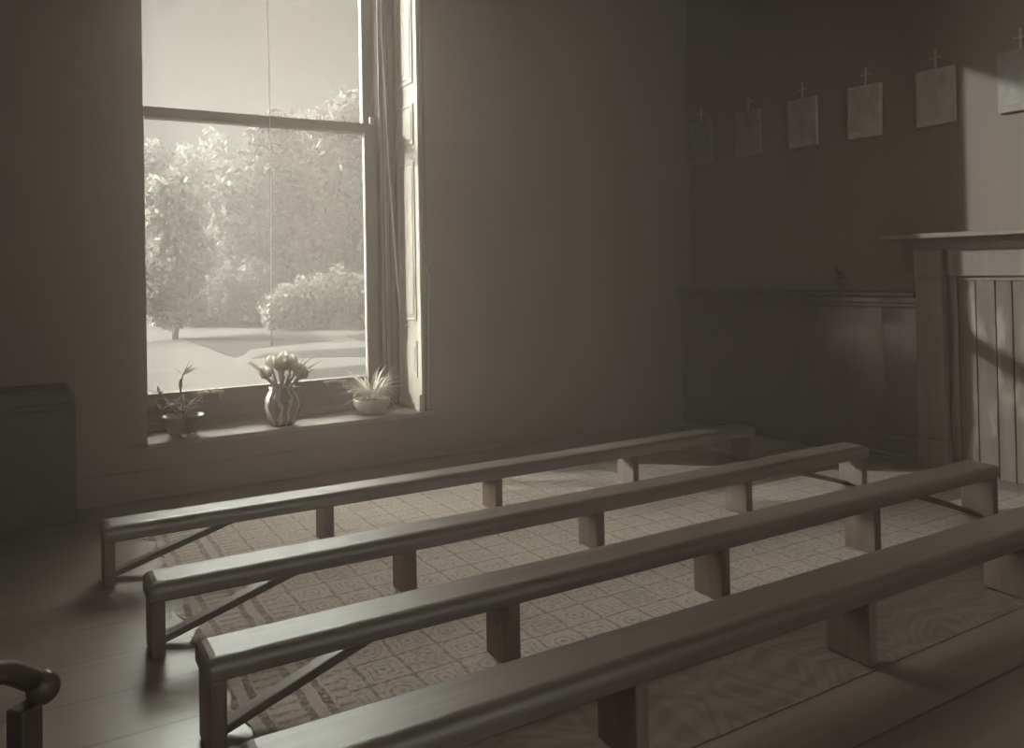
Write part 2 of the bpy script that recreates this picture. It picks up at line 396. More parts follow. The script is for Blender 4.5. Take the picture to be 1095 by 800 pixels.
prof = [(0, .775), (-.022, .775), (-.026, .785), (-.026, .798), (-.018, .803), (-.018, .826), (-.034, .832), (-.040, .840), (-.040, .850), (-.030, .856), (0, .862)]
for ya, yb in ((PY1 + .01, 2.642), (2.64, YB - .002)): b.prism([(XR + u, v) for u, v in prof], 1, ya, yb)
b.warp(CANT)
struct(b.build('trim_2', M['dado']), 'moulded chair rail running to the mantelpiece', 'rail')

# ------------------------------------------------------------------ the sash window
win = struct(bpy.data.objects.new('window_1', None), 'tall two-pane sash window looking onto a misty garden', 'window'); COL.objects.link(win)
win['_o'] = (1.17, 4.25, OZ0); win.location = Vector(win['_o']) * S
GT = 3.13
def deep(x, y, z): return (x * 1.025, y * 1.025, 1 + (z - 1) * 1.025)
b = MB()                                        # box frame with its beads
b.box(1.700, OX1, 4.25, 4.44, .22, OZ1 + .1).box(.30, .468, 4.25, 4.44, .22, OZ1 + .1).box(.468, 1.700, 4.25, 4.44, GT + .05, OZ1 + .1)
for x in (1.725, 1.755, 1.79): b.box(x, x + .010, 4.240, 4.252, .25, OZ1, .003)
b.box(1.700, 1.712, 4.235, 4.27, .25, GT + .05)
b.warp(deep).build('box_frame', M['frame'], win)
b = MB().box(.468, 1.722, 4.235, 4.275, .235, .30, .005).box(.468, 1.722, 4.225, 4.245, .235, .262, .005).box(.468, 1.722, 4.262, 4.28, .29, .352, .004)
b.warp(deep).build('sill_bead', M['frame'], win)
b = MB()                                        # lower sash, the inner one
b.box(1.633, 1.720, 4.285, 4.325, .34, 1.836, .004).box(.44, .510, 4.285, 4.325, .34, 1.836, .004)
b.box(.510, 1.633, 4.285, 4.325, .34, .438, .005).box(.510, 1.633, 4.285, 4.325, 1.784, 1.836, .004)
b.warp(deep).build('lower_sash', M['frame'], win)
b = MB()
b.box(1.645, 1.722, 4.335, 4.385, 1.79, GT + .05, .004).box(.43, .485, 4.335, 4.375, 1.79, GT + .05, .004)
b.box(.485, 1.645, 4.335, 4.375, 1.786, 1.834, .004).box(.485, 1.645, 4.335, 4.375, GT, GT + .05, .004)
b.warp(deep).build('upper_sash', M['frame'], win)
MB().box(.505, 1.638, 4.303, 4.307, .43, 1.79).warp(deep).build('glass_pane', M['glass'], win)
MB().box(.480, 1.650, 4.353, 4.357, 1.83, GT + .005).warp(deep).build('glass_pane', M['glass'], win)
for x0, x1 in ((.745, .845), (1.385, 1.482)):   # bar lifts on the bottom rail
    MB().tube([(x0 - .012, 4.262, .424), ((x0 + x1) / 2, 4.258, .428), (x1 + .012, 4.262, .424)], .0075).tube([(x0 + .006, 4.287, .424), (x0 + .006, 4.262, .422), (x0 + .006, 4.262, .388)], .006).tube([(x1 - .006, 4.287, .424), (x1 - .006, 4.262, .422), (x1 - .006, 4.262, .388)], .006).warp(deep).build('sash_lift', M['metal'], win)
MB().box(1.665, 1.69, 4.28, 4.30, 1.83, 1.875, .004).warp(deep).build('sash_stop', M['metal'], win)
def splay(x, y, z): return (x, y, z)
b = MB()                                        # hinged panelled shutter folded against the right side
b.box(1.848, 1.868, 4.052, 4.352, .30, OZ1).warp(splay)
b.build('shutter', M['shutter'], win)
def panel(z0, z1):
    p = MB(); y0, y1 = 4.115, 4.315; x = 1.848; w = .012
    p.box(x - .006, x + .002, y0 - w, y0, z0 - w, z1 + w, .002).box(x - .006, x + .002, y1, y1 + w, z0 - w, z1 + w, .002)
    p.box(x - .006, x + .002, y0, y1, z1, z1 + w, .002).box(x - .006, x + .002, y0, y1, z0 - w, z0, .002)
    p.box(x - .004, x + .002, y0 + .02, y1 - .02, z0 + .02, z1 - .02, .002)
    return p
for z0, z1 in ((2.06, 3.1), (1.72, 1.92), (.75, 1.60), (.44, .615)):
    panel(z0, z1).warp(splay).build('shutter_panel', M['shutter'], win)
MB().box(1.838, 1.862, 4.052, 4.352, .25, .30, .004).prism([(4.05, .25), (4.12, .25), (4.05, .34)], 0, 1.832, 1.85).build('shutter_plinth', M['shutter'], win)
MB().box(1.862, 1.885, 4.035, 4.052, .25, OZ1 + .03, .004).build('corner_bead', M['frame'], win)
b = MB().box(.36, 1.862, 4.05, 4.50, .2351, .25).box(.478, 1.905, 4.02, 4.06, .222, .25, .006, 3)
b.build('window_board', M['stool'], win)

# cords about the window
tag(MB().tube([(1.083, 4.2, 3.2), (1.088, 4.2, 2.4), (1.094, 4.2, 1.5), (1.088, 4.2, 1.2), (1.083, 4.2, .66)], .0022, 6).ball((1.083, 4.2, .655), .008).build('blind_cord', M['cord']), 'thin pale blind cord hanging before the middle of the window', 'cord')
tag(MB().tube([(1.712, 4.215, 3.2), (1.715, 4.215, 2.35), (1.74, 4.205, 1.6), (1.775, 4.195, .95), (1.80, 4.19, .72), (1.838, 4.18, .70)], .004, 6).build('sash_cord', M['cord']), 'pale cord slanting from window top to a low point on the shutter', 'cord')
tag(MB().tube([(1.722, 4.225, 3.2), (1.722, 4.225, 1.9), (1.724, 4.225, 1.0), (1.722, 4.225, .52)], .0022, 6).warp(deep).build('sash_cord', M['cord']), 'thin pale cord hanging straight down the right window frame', 'cord')
tag(MB().tube([(1.893, 4.03, 1.06), (1.880, 4.028, 1.02), (1.888, 4.028, .98), (1.884, 4.028, .93), (1.893, 4.028, .90), (1.885, 4.03, .86), (1.882, 4.03, .6), (1.876, 4.03, .40), (1.872, 4.03, .27)], .0045, 6).build('loose_cord', M['cord']), 'loose crinkled cord hanging on the wall edge right of the shutter', 'cord')

# ------------------------------------------------------------------ mantelpiece and boarded fireplace
man = thing('mantelpiece', 'worn wooden mantelpiece with long shelf against the right wall', 'mantelpiece', (XR, 1.81, 0))
MB().box(3.675, XR, 1.05, 2.56, 1.118, 1.142, .004, 2).build('shelf', M['mantel'], man)
b = MB()
for i, (x, z) in enumerate(((3.785, 1.098), (3.797, 1.062))): b.box(x, XR, 1.13 + .012 * i, 2.475 - .02 * i, z, z + (.0205, .0365)[i], .003)
b.build('bed_moulding', M['mantel'], man)
for y0, y1 in ((PY0, PY1), (1.22, 1.358)):
    p = MB().box(3.785, XR, y0, y1, .14, .925, .004).build('pilaster', M['mantel'], man)
    MB().box(3.777, XR, y0 - .008, y1 + .008, 0, .14, .004).build('plinth', M['mantel'], p)
    MB().box(3.783, XR, y0 - .002, y1 + .002, .937, 1.062, .003).build('capital', M['mantel'], p)
    MB().box(3.772, XR, y0 - .010, y1 + .018, .924, .938, .004).build('necking', M['mantel'], p)
MB().box(3.809, XR + .02, 1.358, PY0, .945, 1.064, .003).box(3.803, XR + .02, 1.358, PY0, .937, .947, .002).build('frieze', M['mantel'], man)
fb = thing('fireboard', 'worn vertical boards closing the fireplace under the mantel shelf', 'fireboard', (XR + .03, 1.81, 0))
ys = [FB0, 1.47, 1.60, 1.74, 1.87, 2.0, 2.075, 2.165, 2.249]
b = MB()
for i in range(len(ys) - 1): b.box(3.832, 3.852, ys[i] + .002, ys[i + 1] - .002, .0, .937, .003)
b.build('board_panel', M['boards'], fb)
MB().box(3.826, 3.852, 2.25, FB1 - .003, .0, .937, .004).build('edge_strip', M['mantel'], fb)
MB().box(3.824, 3.832, 1.45, 2.246, .915, .937, .002).build('top_batten', M['mantel'], fb)

# ------------------------------------------------------------------ prints on the right wall
def print_plaque(yc, zc, label, tone, seed, tilt=0., w=.196, h=.272):
    t = thing('devotional_print', label, 'picture', (XR - .012, yc, zc - h / 2), 'prints in a row high on the right wall')
    y0, y1, z0, z1 = yc - w / 2, yc + w / 2, zc - h / 2, zc + h / 2
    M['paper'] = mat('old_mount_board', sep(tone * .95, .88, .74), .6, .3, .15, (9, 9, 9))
    def rot(x, y, z):
        c, s_ = math.cos(tilt), math.sin(tilt); return (x, yc + (y - yc) * c - (z - zc) * s_, zc + (y - yc) * s_ + (z - zc) * c)
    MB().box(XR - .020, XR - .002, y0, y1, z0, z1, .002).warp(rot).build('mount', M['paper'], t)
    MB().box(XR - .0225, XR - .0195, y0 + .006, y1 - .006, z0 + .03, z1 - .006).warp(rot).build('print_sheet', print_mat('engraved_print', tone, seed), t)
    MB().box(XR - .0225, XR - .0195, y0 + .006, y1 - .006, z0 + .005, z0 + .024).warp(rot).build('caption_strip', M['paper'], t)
    c = MB().box(XR - .012, XR - .003, yc - .004, yc + .004, z1, z1 + .086, .002).box(XR - .012, XR - .003, yc - .024, yc + .024, z1 + .052, z1 + .060, .002)
    for dy, dz in ((0, .09), (-.027, .056), (.027, .056)): c.ball((XR - .0075, yc + dy, z1 + dz), .0065, sub=1)
    c.warp(rot).build('cross', M['frame_edge'], t)
    return t
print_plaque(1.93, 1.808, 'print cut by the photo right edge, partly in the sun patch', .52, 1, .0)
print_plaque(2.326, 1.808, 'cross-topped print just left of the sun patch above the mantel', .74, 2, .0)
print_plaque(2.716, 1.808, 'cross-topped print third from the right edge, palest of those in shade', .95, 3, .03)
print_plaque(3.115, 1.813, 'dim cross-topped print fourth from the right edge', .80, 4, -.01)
print_plaque(3.52, 1.815, 'very dim print on the shaded wall, fifth from the right edge', .60, 5, 0)  # the two far prints get a darker tone, imitating the weaker light there
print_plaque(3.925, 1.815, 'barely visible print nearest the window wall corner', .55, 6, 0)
t = thing('wall_fixture', 'small dark round fixture on the wall above the chair rail', 'wall fixture', (XR, 2.885, .93))
MB().ball((XR - .012, 2.885, .935), .026, (.5, 1, 1.15)).build('rose', M['dark_metal'], t)
MB().tube([(XR - .01, 2.89, .955), (XR - .04, 2.89, .965), (XR - .045, 2.89, .985)], .007).ball((XR - .045, 2.89, .992), .010).build('hook', M['dark_metal'], t)
MB().ball((XR - .022, 2.882, .905), .013, (1, 1, 1.2)).build('drop_knob', M['dark_metal'], t)

# ------------------------------------------------------------------ benches
def bench(y0, y1, zb, zt, x0, x1, legs, label, sag=.012):
    t = thing('bench', label, 'bench', ((x0 + x1) / 2, (y0 + y1) / 2, 0), 'long low benches in rows')
    L = x1 - x0
    def warp(x, y, z):
        k = (x - x0) / L; return (x, y + .004 * math.sin(3.1 * k), z - (sag * k + .004 * math.sin(math.pi * k)) * min(1, z / zb))
    th = zt - zb; r = .027
    # rounded plank section, extruded along the bench
    sec = [(y0, zb + .004), (y0 + .004, zb), (y1 - .004, zb), (y1, zb + .004)]
    for k in range(6): a = math.pi / 2 * k / 5; sec.append((y1 - .015 + .015 * math.cos(a), zt - .015 + .015 * math.sin(a)))
    for k in range(6): a = math.pi / 2 + math.pi / 2 * k / 5; sec.append((y0 + r + r * math.cos(a), zt - r + r * math.sin(a)))
    xs_ = [x0, x0 + .004, x0 + .012, x0 + .024] + [x0 + .024 + (L - .048) * i / 24 for i in range(1, 24)] + [x1 - .024, x1 - .012, x1 - .004, x1]
    ins = {0: .016, 1: .009, 2: .003}
    m = MB(); rows = []
    for i, x in enumerate(xs_):
        d = ins.get(min(i, len(xs_) - 1 - i), 0); row = []
        for y, z in sec:
            zz = min(z, zt - d); row.append(m.bm.verts.new((x, y + (d * .4 if y < (y0 + y1) / 2 else -d * .4), zz)))
        rows.append(row)
    n = len(sec)
    for A, B in zip(rows, rows[1:]):
        for i in range(n):
            f = m.bm.faces.new((A[i], A[(i + 1) % n], B[(i + 1) % n], B[i])); f.smooth = 3 < i < n - 1 and i != 9
    m.bm.faces.new(rows[0]); m.bm.faces.new(rows[-1][::-1])
    bmesh.ops.recalc_face_normals(m.bm, faces=m.bm.faces)
    m.warp(warp).build('seat', M['bench'], t)
    for x in legs:
        end = abs(x - legs[0]) < 1e-6 or abs(x - legs[-1]) < 1e-6
        e = .0 if end else .003
        MB().box(x - .017, x + .017, y0 + .004 + e, y1 - .004 - e, .004, zb + .001, .003).warp(warp).build('leg', M['bench_leg'], t)
    for xa, s_ in ((legs[0], 1), (legs[-1], -1)):
        yc = y1 - .028; w = .019
        xb = xa + s_ * .34; za, zc = .040, zb
        d = Vector((xb - xa, 0, zc - za)).normalized(); nn = Vector((-d.z, 0, d.x)); 
        if nn.z < 0: nn = -nn
        p = [(xa + s_ * .016, .004), (xa + s_ * .016, .024), (xa + s_ * .41, zb + .001), (xa + s_ * .49, zb + .001)]
        MB().prism(p, 1, yc - w, yc + w, .003).warp(warp).build('brace', M['bench'], t)
    return t
bench(2.945, 3.075, .146, .196, .212, 3.20, (.232, .965, 1.69, 2.42, 3.165), 'long low dark bench farthest back, nearest the window wall')
bench(2.320, 2.450, .150, .201, .272, 3.24, (.296, 1.018, 1.745, 2.487, 3.205), 'second long bench from the window wall, its far end near the mantelpiece')
bench(1.760, 1.895, .168, .214, .312, 3.265, (.336, 1.050, 1.785, 2.505, 3.225), 'third long bench from the window wall, standing on the carpet front edge', .006)
bench(1.280, 1.425, .171, .224, .300, 3.27, (.330, 1.060, 1.800, 2.535, 3.235), 'nearest long bench, running off the bottom and right edges of the photo', .008)

# ------------------------------------------------------------------ carpets
def ragged(x0, x1, y0, y1, z, name, m, amp):
    random.seed(11); pts = []
    n = 60
    for i in range(n): pts.append((x0 + (x1 - x0) * i / n, y0 + random.uniform(-.2, .2) * amp))
    for i in range(n): pts.append((x1, y0 + (y1 - y0) * i / n))
    for i in range(n): pts.append((x1 - (x1 - x0) * i / n, y1))
    for i in range(n): pts.append((x0 + random.uniform(-1, 1) * amp + .02 * math.sin(i * .9), y1 - (y1 - y0) * i / n))
    return MB().prism(pts, 2, .0005, z).build(name, m)
tag(ragged(.405, 3.66, 1.775, 3.62, .003, 'carpet', carpet_mat(.40 * S, 3.62 * S), .010), 'large pale patterned carpet with ragged left edge beneath the benches', 'carpet')
tag(ragged(.52, 3.55, 1.282, 1.768, .002, 'rug', scroll_mat(), .004), 'darker rug with scrolled pattern under the nearest bench', 'rug')

# ------------------------------------------------------------------ plants and jug on the window board
ZB = .25
# left: dark footed bowl with a leggy plant
px_, py_ = .645, 4.125
t = thing('potted_plant', 'leggy trailing plant in a dark footed bowl at the left of the sill', 'plant', (px_, py_, ZB))
b = MB().lathe([(.045, ZB + .014), (.062, ZB + .022), (.082, ZB + .05), (.094, ZB + .09), (.099, ZB + .098), (.094, ZB + .099), (.085, ZB + .07), (.03, ZB + .062)], px_, py_, 32)
b.build('bowl', M['bowl_dark'], t)
for k in range(3):
    a = k * 2.094 + .4; MB().ball((px_ + .058 * math.cos(a), py_ + .058 * math.sin(a), ZB + .012), .013, (1, 1, .95), 2).build('foot', M['bowl'], t)
MB().lathe([(.086, ZB + .080), (.04, ZB + .088), (.006, ZB + .09)], px_, py_, 24).build('soil', M['soil'], t)
random.seed(3)
def leaf_at(mb, p, d, L, w, droop=.5):
    d = Vector(d).normalized(); side = d.cross(Vector((0, 0, 1)))
    if side.length < .1: side = Vector((1, 0, 0))
    pts = []; q = Vector(p)
    for i in range(6):
        pts.append(q.copy()); q = q + d * (L / 5); q.x = max(q.x, .49); d = (d + Vector((0, 0, -droop / 5))).normalized()
    mb.blade(pts, [w * v for v in (.25, .8, 1, .85, .5, .05)], side)
stems = [[(0, 0, .085), (.0, 0, .15), (-.012, 0, .22), (.0, 0, .29)], [(0, 0, .085), (-.04, 0, .165), (-.10, .0, .205), (-.155, .01, .185), (-.17, .01, .15)],
         [(0, 0, .085), (.04, -.01, .15), (.07, 0, .185), (.13, .0, .19)], [(0, 0, .085), (-.05, -.03, .13), (-.10, -.03, .14)], [(.01, 0, .085), (.03, -.03, .13), (.06, -.03, .15)]]
sm = MB(); lm = MB()
for st in stems:
    P = [Vector((px_ + a, py_ + b_, ZB + c)) for a, b_, c in st]
    sm.tube(P, [.006 - .0035 * i / (len(P) - 1) for i in range(len(P))], 6)
    for i in range(1, len(P)):
        for k in range(2 if i < len(P) - 1 else 3):
            a = random.uniform(0, 6.28); leaf_at(lm, Vector((max(P[i].x, .52), P[i].y, P[i].z)), (math.cos(a), .5 * math.sin(a), random.uniform(.2, .9)), random.uniform(.045, .085), .009)
for a in (1.2, 2.2, .6, -.5): leaf_at(lm, (px_, py_, ZB + .285), (math.cos(a), 0, abs(math.sin(a)) + .1), .085, .009, .6)
for k in range(16):
    a = random.uniform(0, 6.28); leaf_at(lm, (px_ + .02 * math.cos(a), py_ + .02 * math.sin(a), ZB + random.uniform(.09, .17)), (math.cos(a), .6 * math.sin(a), random.uniform(.2, 1.)), random.uniform(.05, .09), .011, .8)
sm.build('stem', M['leaf'], t); lm.build('leaves', M['leaf'], t)

# middle: streaked jug holding tulips
jx, jy = 1.113, 4.135
t = thing('jug', 'rounded streaked pottery jug holding the tulips in the middle of the sill', 'jug', (jx, jy, ZB))
prof = [(.052, ZB), (.060, ZB + .008), (.074, ZB + .045), (.084, ZB + .09), (.081, ZB + .13), (.066, ZB + .163), (.058, ZB + .175), (.064, ZB + .192), (.060, ZB + .193), (.052, ZB + .175), (.060, ZB + .15), (.07, ZB + .10), (.03, ZB + .02)]
MB().lathe(prof, jx, jy, 64, 14, .028).build('body', M['jug'], t)
MB().tube([(jx + .056, jy - .01, ZB + .175), (jx + .088, jy - .015, ZB + .18), (jx + .104, jy - .018, ZB + .15), (jx + .102, jy - .018, ZB + .09), (jx + .08, jy - .012, ZB + .045)], .008, 8).build('handle', M['jug'], t)
random.seed(5)
TUL = [(-.045, -.02, .055, -.10, 'bud drooping lowest at the left of the bunch'), (-.025, .01, .10, -.05, 'at the upper left of the bunch'), (-.002, -.02, .085, -.01, 'large and open at the front of the bunch'),
       (.012, .02, .115, .01, 'standing tallest at the back of the bunch'), (.028, -.01, .09, .03, 'right of the large open one in the bunch'), (.045, .01, .07, .07, 'at the right of the bunch'), (.055, -.02, .04, .105, 'drooping lowest at the right of the bunch')]
for dx, dy, dz, lean, where in TUL:
    top = Vector((jx + dx + lean * .35, jy + dy, ZB + .185 + dz))
    tt = thing('tulip', 'pale tulip ' + where + ' in the jug', 'flower', (jx + dx * .4, jy + dy * .4, ZB + .06), 'tulips in the jug')
    MB().tube([(jx + dx * .35, jy + dy * .35, ZB + .05), (jx + dx * .7, jy + dy * .7, ZB + .19), tuple(top)], .005, 6).build('stem', M['leaf'], tt)
    ax = Vector((lean * 2.2, random.uniform(-.25, .1), 1)).normalized()
    rotm = Vector((0, 0, 1)).rotation_difference(ax).to_matrix().to_4x4()
    pb = MB(); sc = 1.15 if 'large' in where else .95
    for k in range(6):
        a = k * math.pi / 3; rr = 1 if k % 2 else .86
        pts = [Vector((math.cos(a) * r * rr * sc, math.sin(a) * r * rr * sc, z * sc)) for r, z in ((.004, 0), (.020, .008), (.027, .028), (.024, .050), (.014, .068))]
        pts = [rotm @ q + top for q in pts]
        side = rotm @ Vector((-math.sin(a), math.cos(a), 0))
        pb.blade(pts, [.004 * sc, .016 * sc, .020 * sc, .016 * sc, .003], side, -.25)
    pb.build('bloom', M['tulip'], tt)
    lb = MB()
    for k in range(2):
        lx = dx * 1.2 + random.uniform(-.02, .02) + lean * .3; h = random.uniform(.07, .15)
        p0 = Vector((jx + dx * .6, jy + dy - .01, ZB + .18)); p3 = Vector((jx + dx * 1.3 + lx * .9 + lean * .4, jy + dy + random.uniform(-.03, .02), ZB + .19 + h))
        pts = [p0.lerp(p3, q) + Vector((0, 0, .02 * math.sin(math.pi * q))) for q in (0, .25, .5, .75, 1)]
        lb.blade(pts, [.008, .014, .014, .010, .002], (.8, .6, 0), .4)
    lb.build('leaf_blades', M['leaf'], tt)

# right: pale shallow bowl with a spider plant
sx_, sy_ = 1.60, 4.155
t = thing('spider_plant', 'bushy narrow-leaved plant in a pale shallow bowl by the shutter', 'plant', (sx_, sy_, ZB))
MB().lathe([(.062, ZB), (.070, ZB + .006), (.080, ZB + .02), (.082, ZB + .03), (.094, ZB + .045), (.099, ZB + .075), (.098, ZB + .083), (.092, ZB + .083), (.088, ZB + .05), (.03, ZB + .03)], sx_, sy_, 40).build('bowl', M['bowl'], t)
MB().lathe([(.090, ZB + .064), (.04, ZB + .072), (.006, ZB + .074)], sx_, sy_, 24).build('soil', M['soil'], t)
lm = MB(); random.seed(9)
for k in range(95):
    a = random.uniform(0, 6.28); up = random.uniform(.25, 2.4); L = random.uniform(.10, .22)
    d = Vector((math.cos(a), .7 * math.sin(a), up)).normalized(); side = d.cross(Vector((0, 0, 1))).normalized()
    q = Vector((sx_ + .035 * math.cos(a), sy_ + .035 * math.sin(a), ZB + .07 + random.uniform(0, .05))); pts = []
    for i in range(7):
        pts.append(q.copy()); q = q + d * L / 6; d = (d + Vector((0, 0, -random.uniform(.12, .34)))).normalized()
    mx_ = 1.835
    pts = [Vector((min(p.x, mx_), min(p.y, 4.222), max(p.z, ZB + .01))) for p in pts]
    lm.blade(pts, [.004, .0055, .006, .0055, .0045, .003, .0008], side, .35)
lm.build('leaves', M['pale_leaf'], t)

# ------------------------------------------------------------------ left side furniture
t = thing('cupboard', 'low dark wooden cupboard with sloped top edge left of the window', 'cupboard', (-.2, 3.93, 0))
MB().box(-.60, .182, 3.84, 4.018, .0, .49, .004).build('body', M['dark_wood'], t)
MB().prism([(-.60, .49), (.180, .49), (.180, .530), (.152, .556), (-.60, .556)], 1, 3.825, 4.018, .006).build('top', M['dark_wood'], t)
for x0, x1 in ((-.58, -.21), (-.19, .165)):
    d = MB().box(x0, x1, 3.828, 3.842, .05, .47, .004).build('door', M['dark_wood'], t)
    MB().ball((x1 - .03 if x0 < -.3 else x0 + .03, 3.822, .28), .010).build('knob', M['dark_metal'], d)
t = thing('armchair', 'dark wooden armchair cut off by the left edge, rounded arm end showing', 'armchair', (-.2, 1.4, 0))
def turn(x, y, z):
    a = math.radians(38); return (.018 + x * math.cos(a) - y * math.sin(a), 1.292 + x * math.sin(a) + y * math.cos(a), z)
MB().box(-.40, -.02, .0, .36, .27, .30, .008).warp(turn).build('seat', M['dark_wood'], t)
for x, y, h in ((-.028, .0, .435), (-.028, .36, .435), (-.39, .0, .66), (-.39, .36, .66)):
    MB().box(x - .016, x + .016, y - .016, y + .016, 0, h, .004).warp(turn).build('leg', M['dark_wood'], t)
MB().box(-.402, -.378, -.016, .376, .60, .67, .01).warp(turn).build('top_rail', M['dark_wood'], t)
b = MB()
for i in range(4): b.box(-.395, -.385, .06 + i * .07, .09 + i * .07, .29, .61)
b.warp(turn).build('back_splat', M['dark_wood'], t)
for y in (.0, .36):
    MB().tube([(-.39, y, .52), (-.25, y, .525), (-.12, y, .515), (-.05, y, .490), (-.015, y, .462)], .015, 10).ball((.0, y, .446), .0215, (1, 1, 1.05), 3).warp(turn).build('arm', M['dark_wood'], t)

# ------------------------------------------------------------------ garden
GZ = -.3
struct(MB().box(-60, 90, YB + WT + .02, 150, GZ - .2, GZ).build('ground_outside', M['gravel']), 'pale gravel forecourt outside the window', 'ground')
def lawn(poly, label):
    return struct(MB().prism(poly, 2, GZ - .01, GZ + .006).build('lawn', M['grass']), label, 'lawn')
lawn([(2.9, 18.5), (5.6, 18.9), (5.2, 15.6), (3.45, 14.9), (3.2, 14.1), (2.87, 13.4)], 'dark grass wedge with its corner pointing left')
lawn([(3.5, 13.9), (9.5, 13.3), (9.0, 11.9), (5.0, 11.9), (3.1, 13.2)], 'dark grass strip in the middle distance')
lawn([(5.9, 17.0), (14., 16.2), (14., 14.4), (5.6, 14.9)], 'dark grass strip under the right-hand trees')
lawn([(2.7, 11.1), (8., 11.1), (8., 7.0), (2.35, 7.0), (2.6, 9.6)], 'near dark grass plot outside the window')
lawn([(-20, 60), (40, 60), (40, 22), (9, 19.5), (5, 20.5), (2.5, 26), (-20, 30)], 'shaded grass below the trees')

def leaf_cloud(blobs, n, size, seed):
    rng = np.random.default_rng(seed); V = []; w = np.array([b_[3] * b_[4] * b_[5] for b_ in blobs]) ** .67; w = w / w.sum()
    for b_, k in zip(blobs, (w * n).astype(int)):
        c = np.array(b_[:3]); r = np.array(b_[3:6])
        d = rng.normal(size=(k, 3)); d /= np.linalg.norm(d, axis=1)[:, None]
        rad = rng.uniform(.45, 1.05, (k, 1)) ** .5
        p = c + d * r * rad * (1 + .16 * np.sin(d[:, :1] * 7 + d[:, 2:3] * 9))
        p[:, 2] = np.maximum(p[:, 2], GZ + .05)
        a = rng.normal(size=(k, 3)); a /= np.linalg.norm(a, axis=1)[:, None]
        u = np.cross(a, rng.normal(size=(k, 3))); u /= np.linalg.norm(u, axis=1)[:, None]
        s = size * rng.uniform(.6, 1.4, (k, 1))
        q = np.stack([p - a * s, p + u * s * .55, p + a * s, p - u * s * .55], 1); V.append(q)
    V = np.concatenate(V); n = len(V)
    return V.reshape(-1, 3), np.arange(n * 4).reshape(n, 4)
def tree(x, y, h, blobs, label, n, size, m, seed, cat='tree', name='garden_tree'):
    t = thing(name, label, cat, (x, y, GZ), 'trees and shrubs beyond the window')
    bl = [(x + a, y + b_, GZ + c, d, e, f) for a, b_, c, d, e, f in blobs]
    V, F = leaf_cloud(bl, n, size, seed)
    me = bpy.data.meshes.new('foliage'); V = (V - np.array([x, y, GZ])) * S
    me.from_pydata(V.tolist(), [], F.tolist()); me.materials.append(M[m])
    o = bpy.data.objects.new('foliage', me); COL.objects.link(o); o.parent = t; o['_o'] = t['_o']
    rs = random.Random(seed); tb = MB(); r0 = .012 * h + .02
    tb.tube([(x, y, GZ - .05), (x + .03 * h, y, GZ + .35 * h), (x - .01 * h, y, GZ + .7 * h)], [r0, r0 * .75, r0 * .35], 8)
    tb.build('trunk', M['bark'], t)
    bb = MB()
    for a, b_, c, d, e, f in blobs:
        bb.tube([(x + .01 * h, y, GZ + min(.3 * h, c * .6)), (x + a * .6, y + b_ * .6, GZ + c * .85), (x + a, y + b_, GZ + c + f * .6)], [r0 * .45, r0 * .3, r0 * .08], 6)
        for k in range(4):
            an = rs.uniform(0, 6.28)
            bb.tube([(x + a * .8, y + b_ * .8, GZ + c * .9), (x + a + d * .6 * math.cos(an), y + b_ + e * .6 * math.sin(an), GZ + c + f * rs.uniform(.2, .7)), (x + a + d * 1.12 * math.cos(an), y + b_ + e * 1.1 * math.sin(an), GZ + c + f * rs.uniform(.5, 1.15))], [r0 * .2, r0 * .12, r0 * .03], 5)
    bb.build('branches', M['bark'], t)
    return t
tree(2.75, 18.5, 4.0, [(0, 0, 2.8, .6, .6, .75), (.25, .1, 1.8, .65, .6, .75), (-.3, 0, 1.2, .6, .6, .6), (.15, 0, .75, .6, .55, .5)], 'leafy small tree showing at the left edge of the lower window pane', 5200, .085, 'foliage_c', 21)
tree(5.2, 31., 7.0, [(-.9, 0, 3.6, 1.7, 1.4, 2.2), (.9, 0, 4.4, 1.7, 1.4, 2.0), (0, 0, 1.9, 2.2, 1.5, 1.7), (-1.2, 0, 5.2, .8, .8, .9)], 'hazy tree standing farthest back, in the gap between nearer trees', 10000, .12, 'foliage', 22)
tree(6.75, 24.5, 6.9, [(-.9, 0, 3.3, 1.3, 1.2, 1.5), (.6, .1, 4.7, 1.4, 1.3, 1.5), (.9, 0, 2.6, 1.5, 1.3, 1.6), (-.3, 0, 1.5, 1.4, 1.2, 1.2), (-.2, .1, 5.4, .8, .8, .8)], 'broad full tree filling the middle of the window view', 16000, .115, 'foliage_b', 23)
tree(8.6, 23.2, 7.4, [(-.5, 0, 4.9, 1.2, 1.1, 1.5), (.7, 0, 5.4, 1.5, 1.2, 1.6), (.2, 0, 3.2, 1.7, 1.3, 1.5), (.9, 0, 1.8, 1.5, 1.3, 1.3)], 'tallest tree, at the right side of the window view', 14000, .115, 'foliage', 24)
tree(5.9, 19.6, 1.6, [(0, 0, .6, .8, .6, .62), (.9, .1, .75, .75, .6, .7), (-.6, 0, .45, .5, .5, .45)], 'low rounded shrub under the broad tree, beside the grass', 3800, .075, 'foliage', 25, 'shrub', 'garden_shrub')
tree(7.4, 18.9, 1.7, [(0, 0, .7, .7, .6, .75), (.8, 0, .9, .8, .6, .85)], 'low shrub by the right edge of the lower pane', 3200, .075, 'foliage_b', 26, 'shrub', 'garden_shrub')
tree(4.5, 23., 2.0, [(0, 0, .7, 1.0, .8, .8), (1., 0, .8, .9, .8, .9), (-.9, .2, .6, .8, .7, .7)], 'low dense shrub in the gap right of the left tree', 4200, .085, 'foliage_b', 27, 'shrub', 'garden_shrub')
V, F = leaf_cloud([(x, 37 + .8 * math.sin(x), GZ + 1.3, 1.8, 1., 1.7 + .4 * math.sin(x * 1.7)) for x in np.arange(-14, 30, 1.9)], 18000, .15, 31)
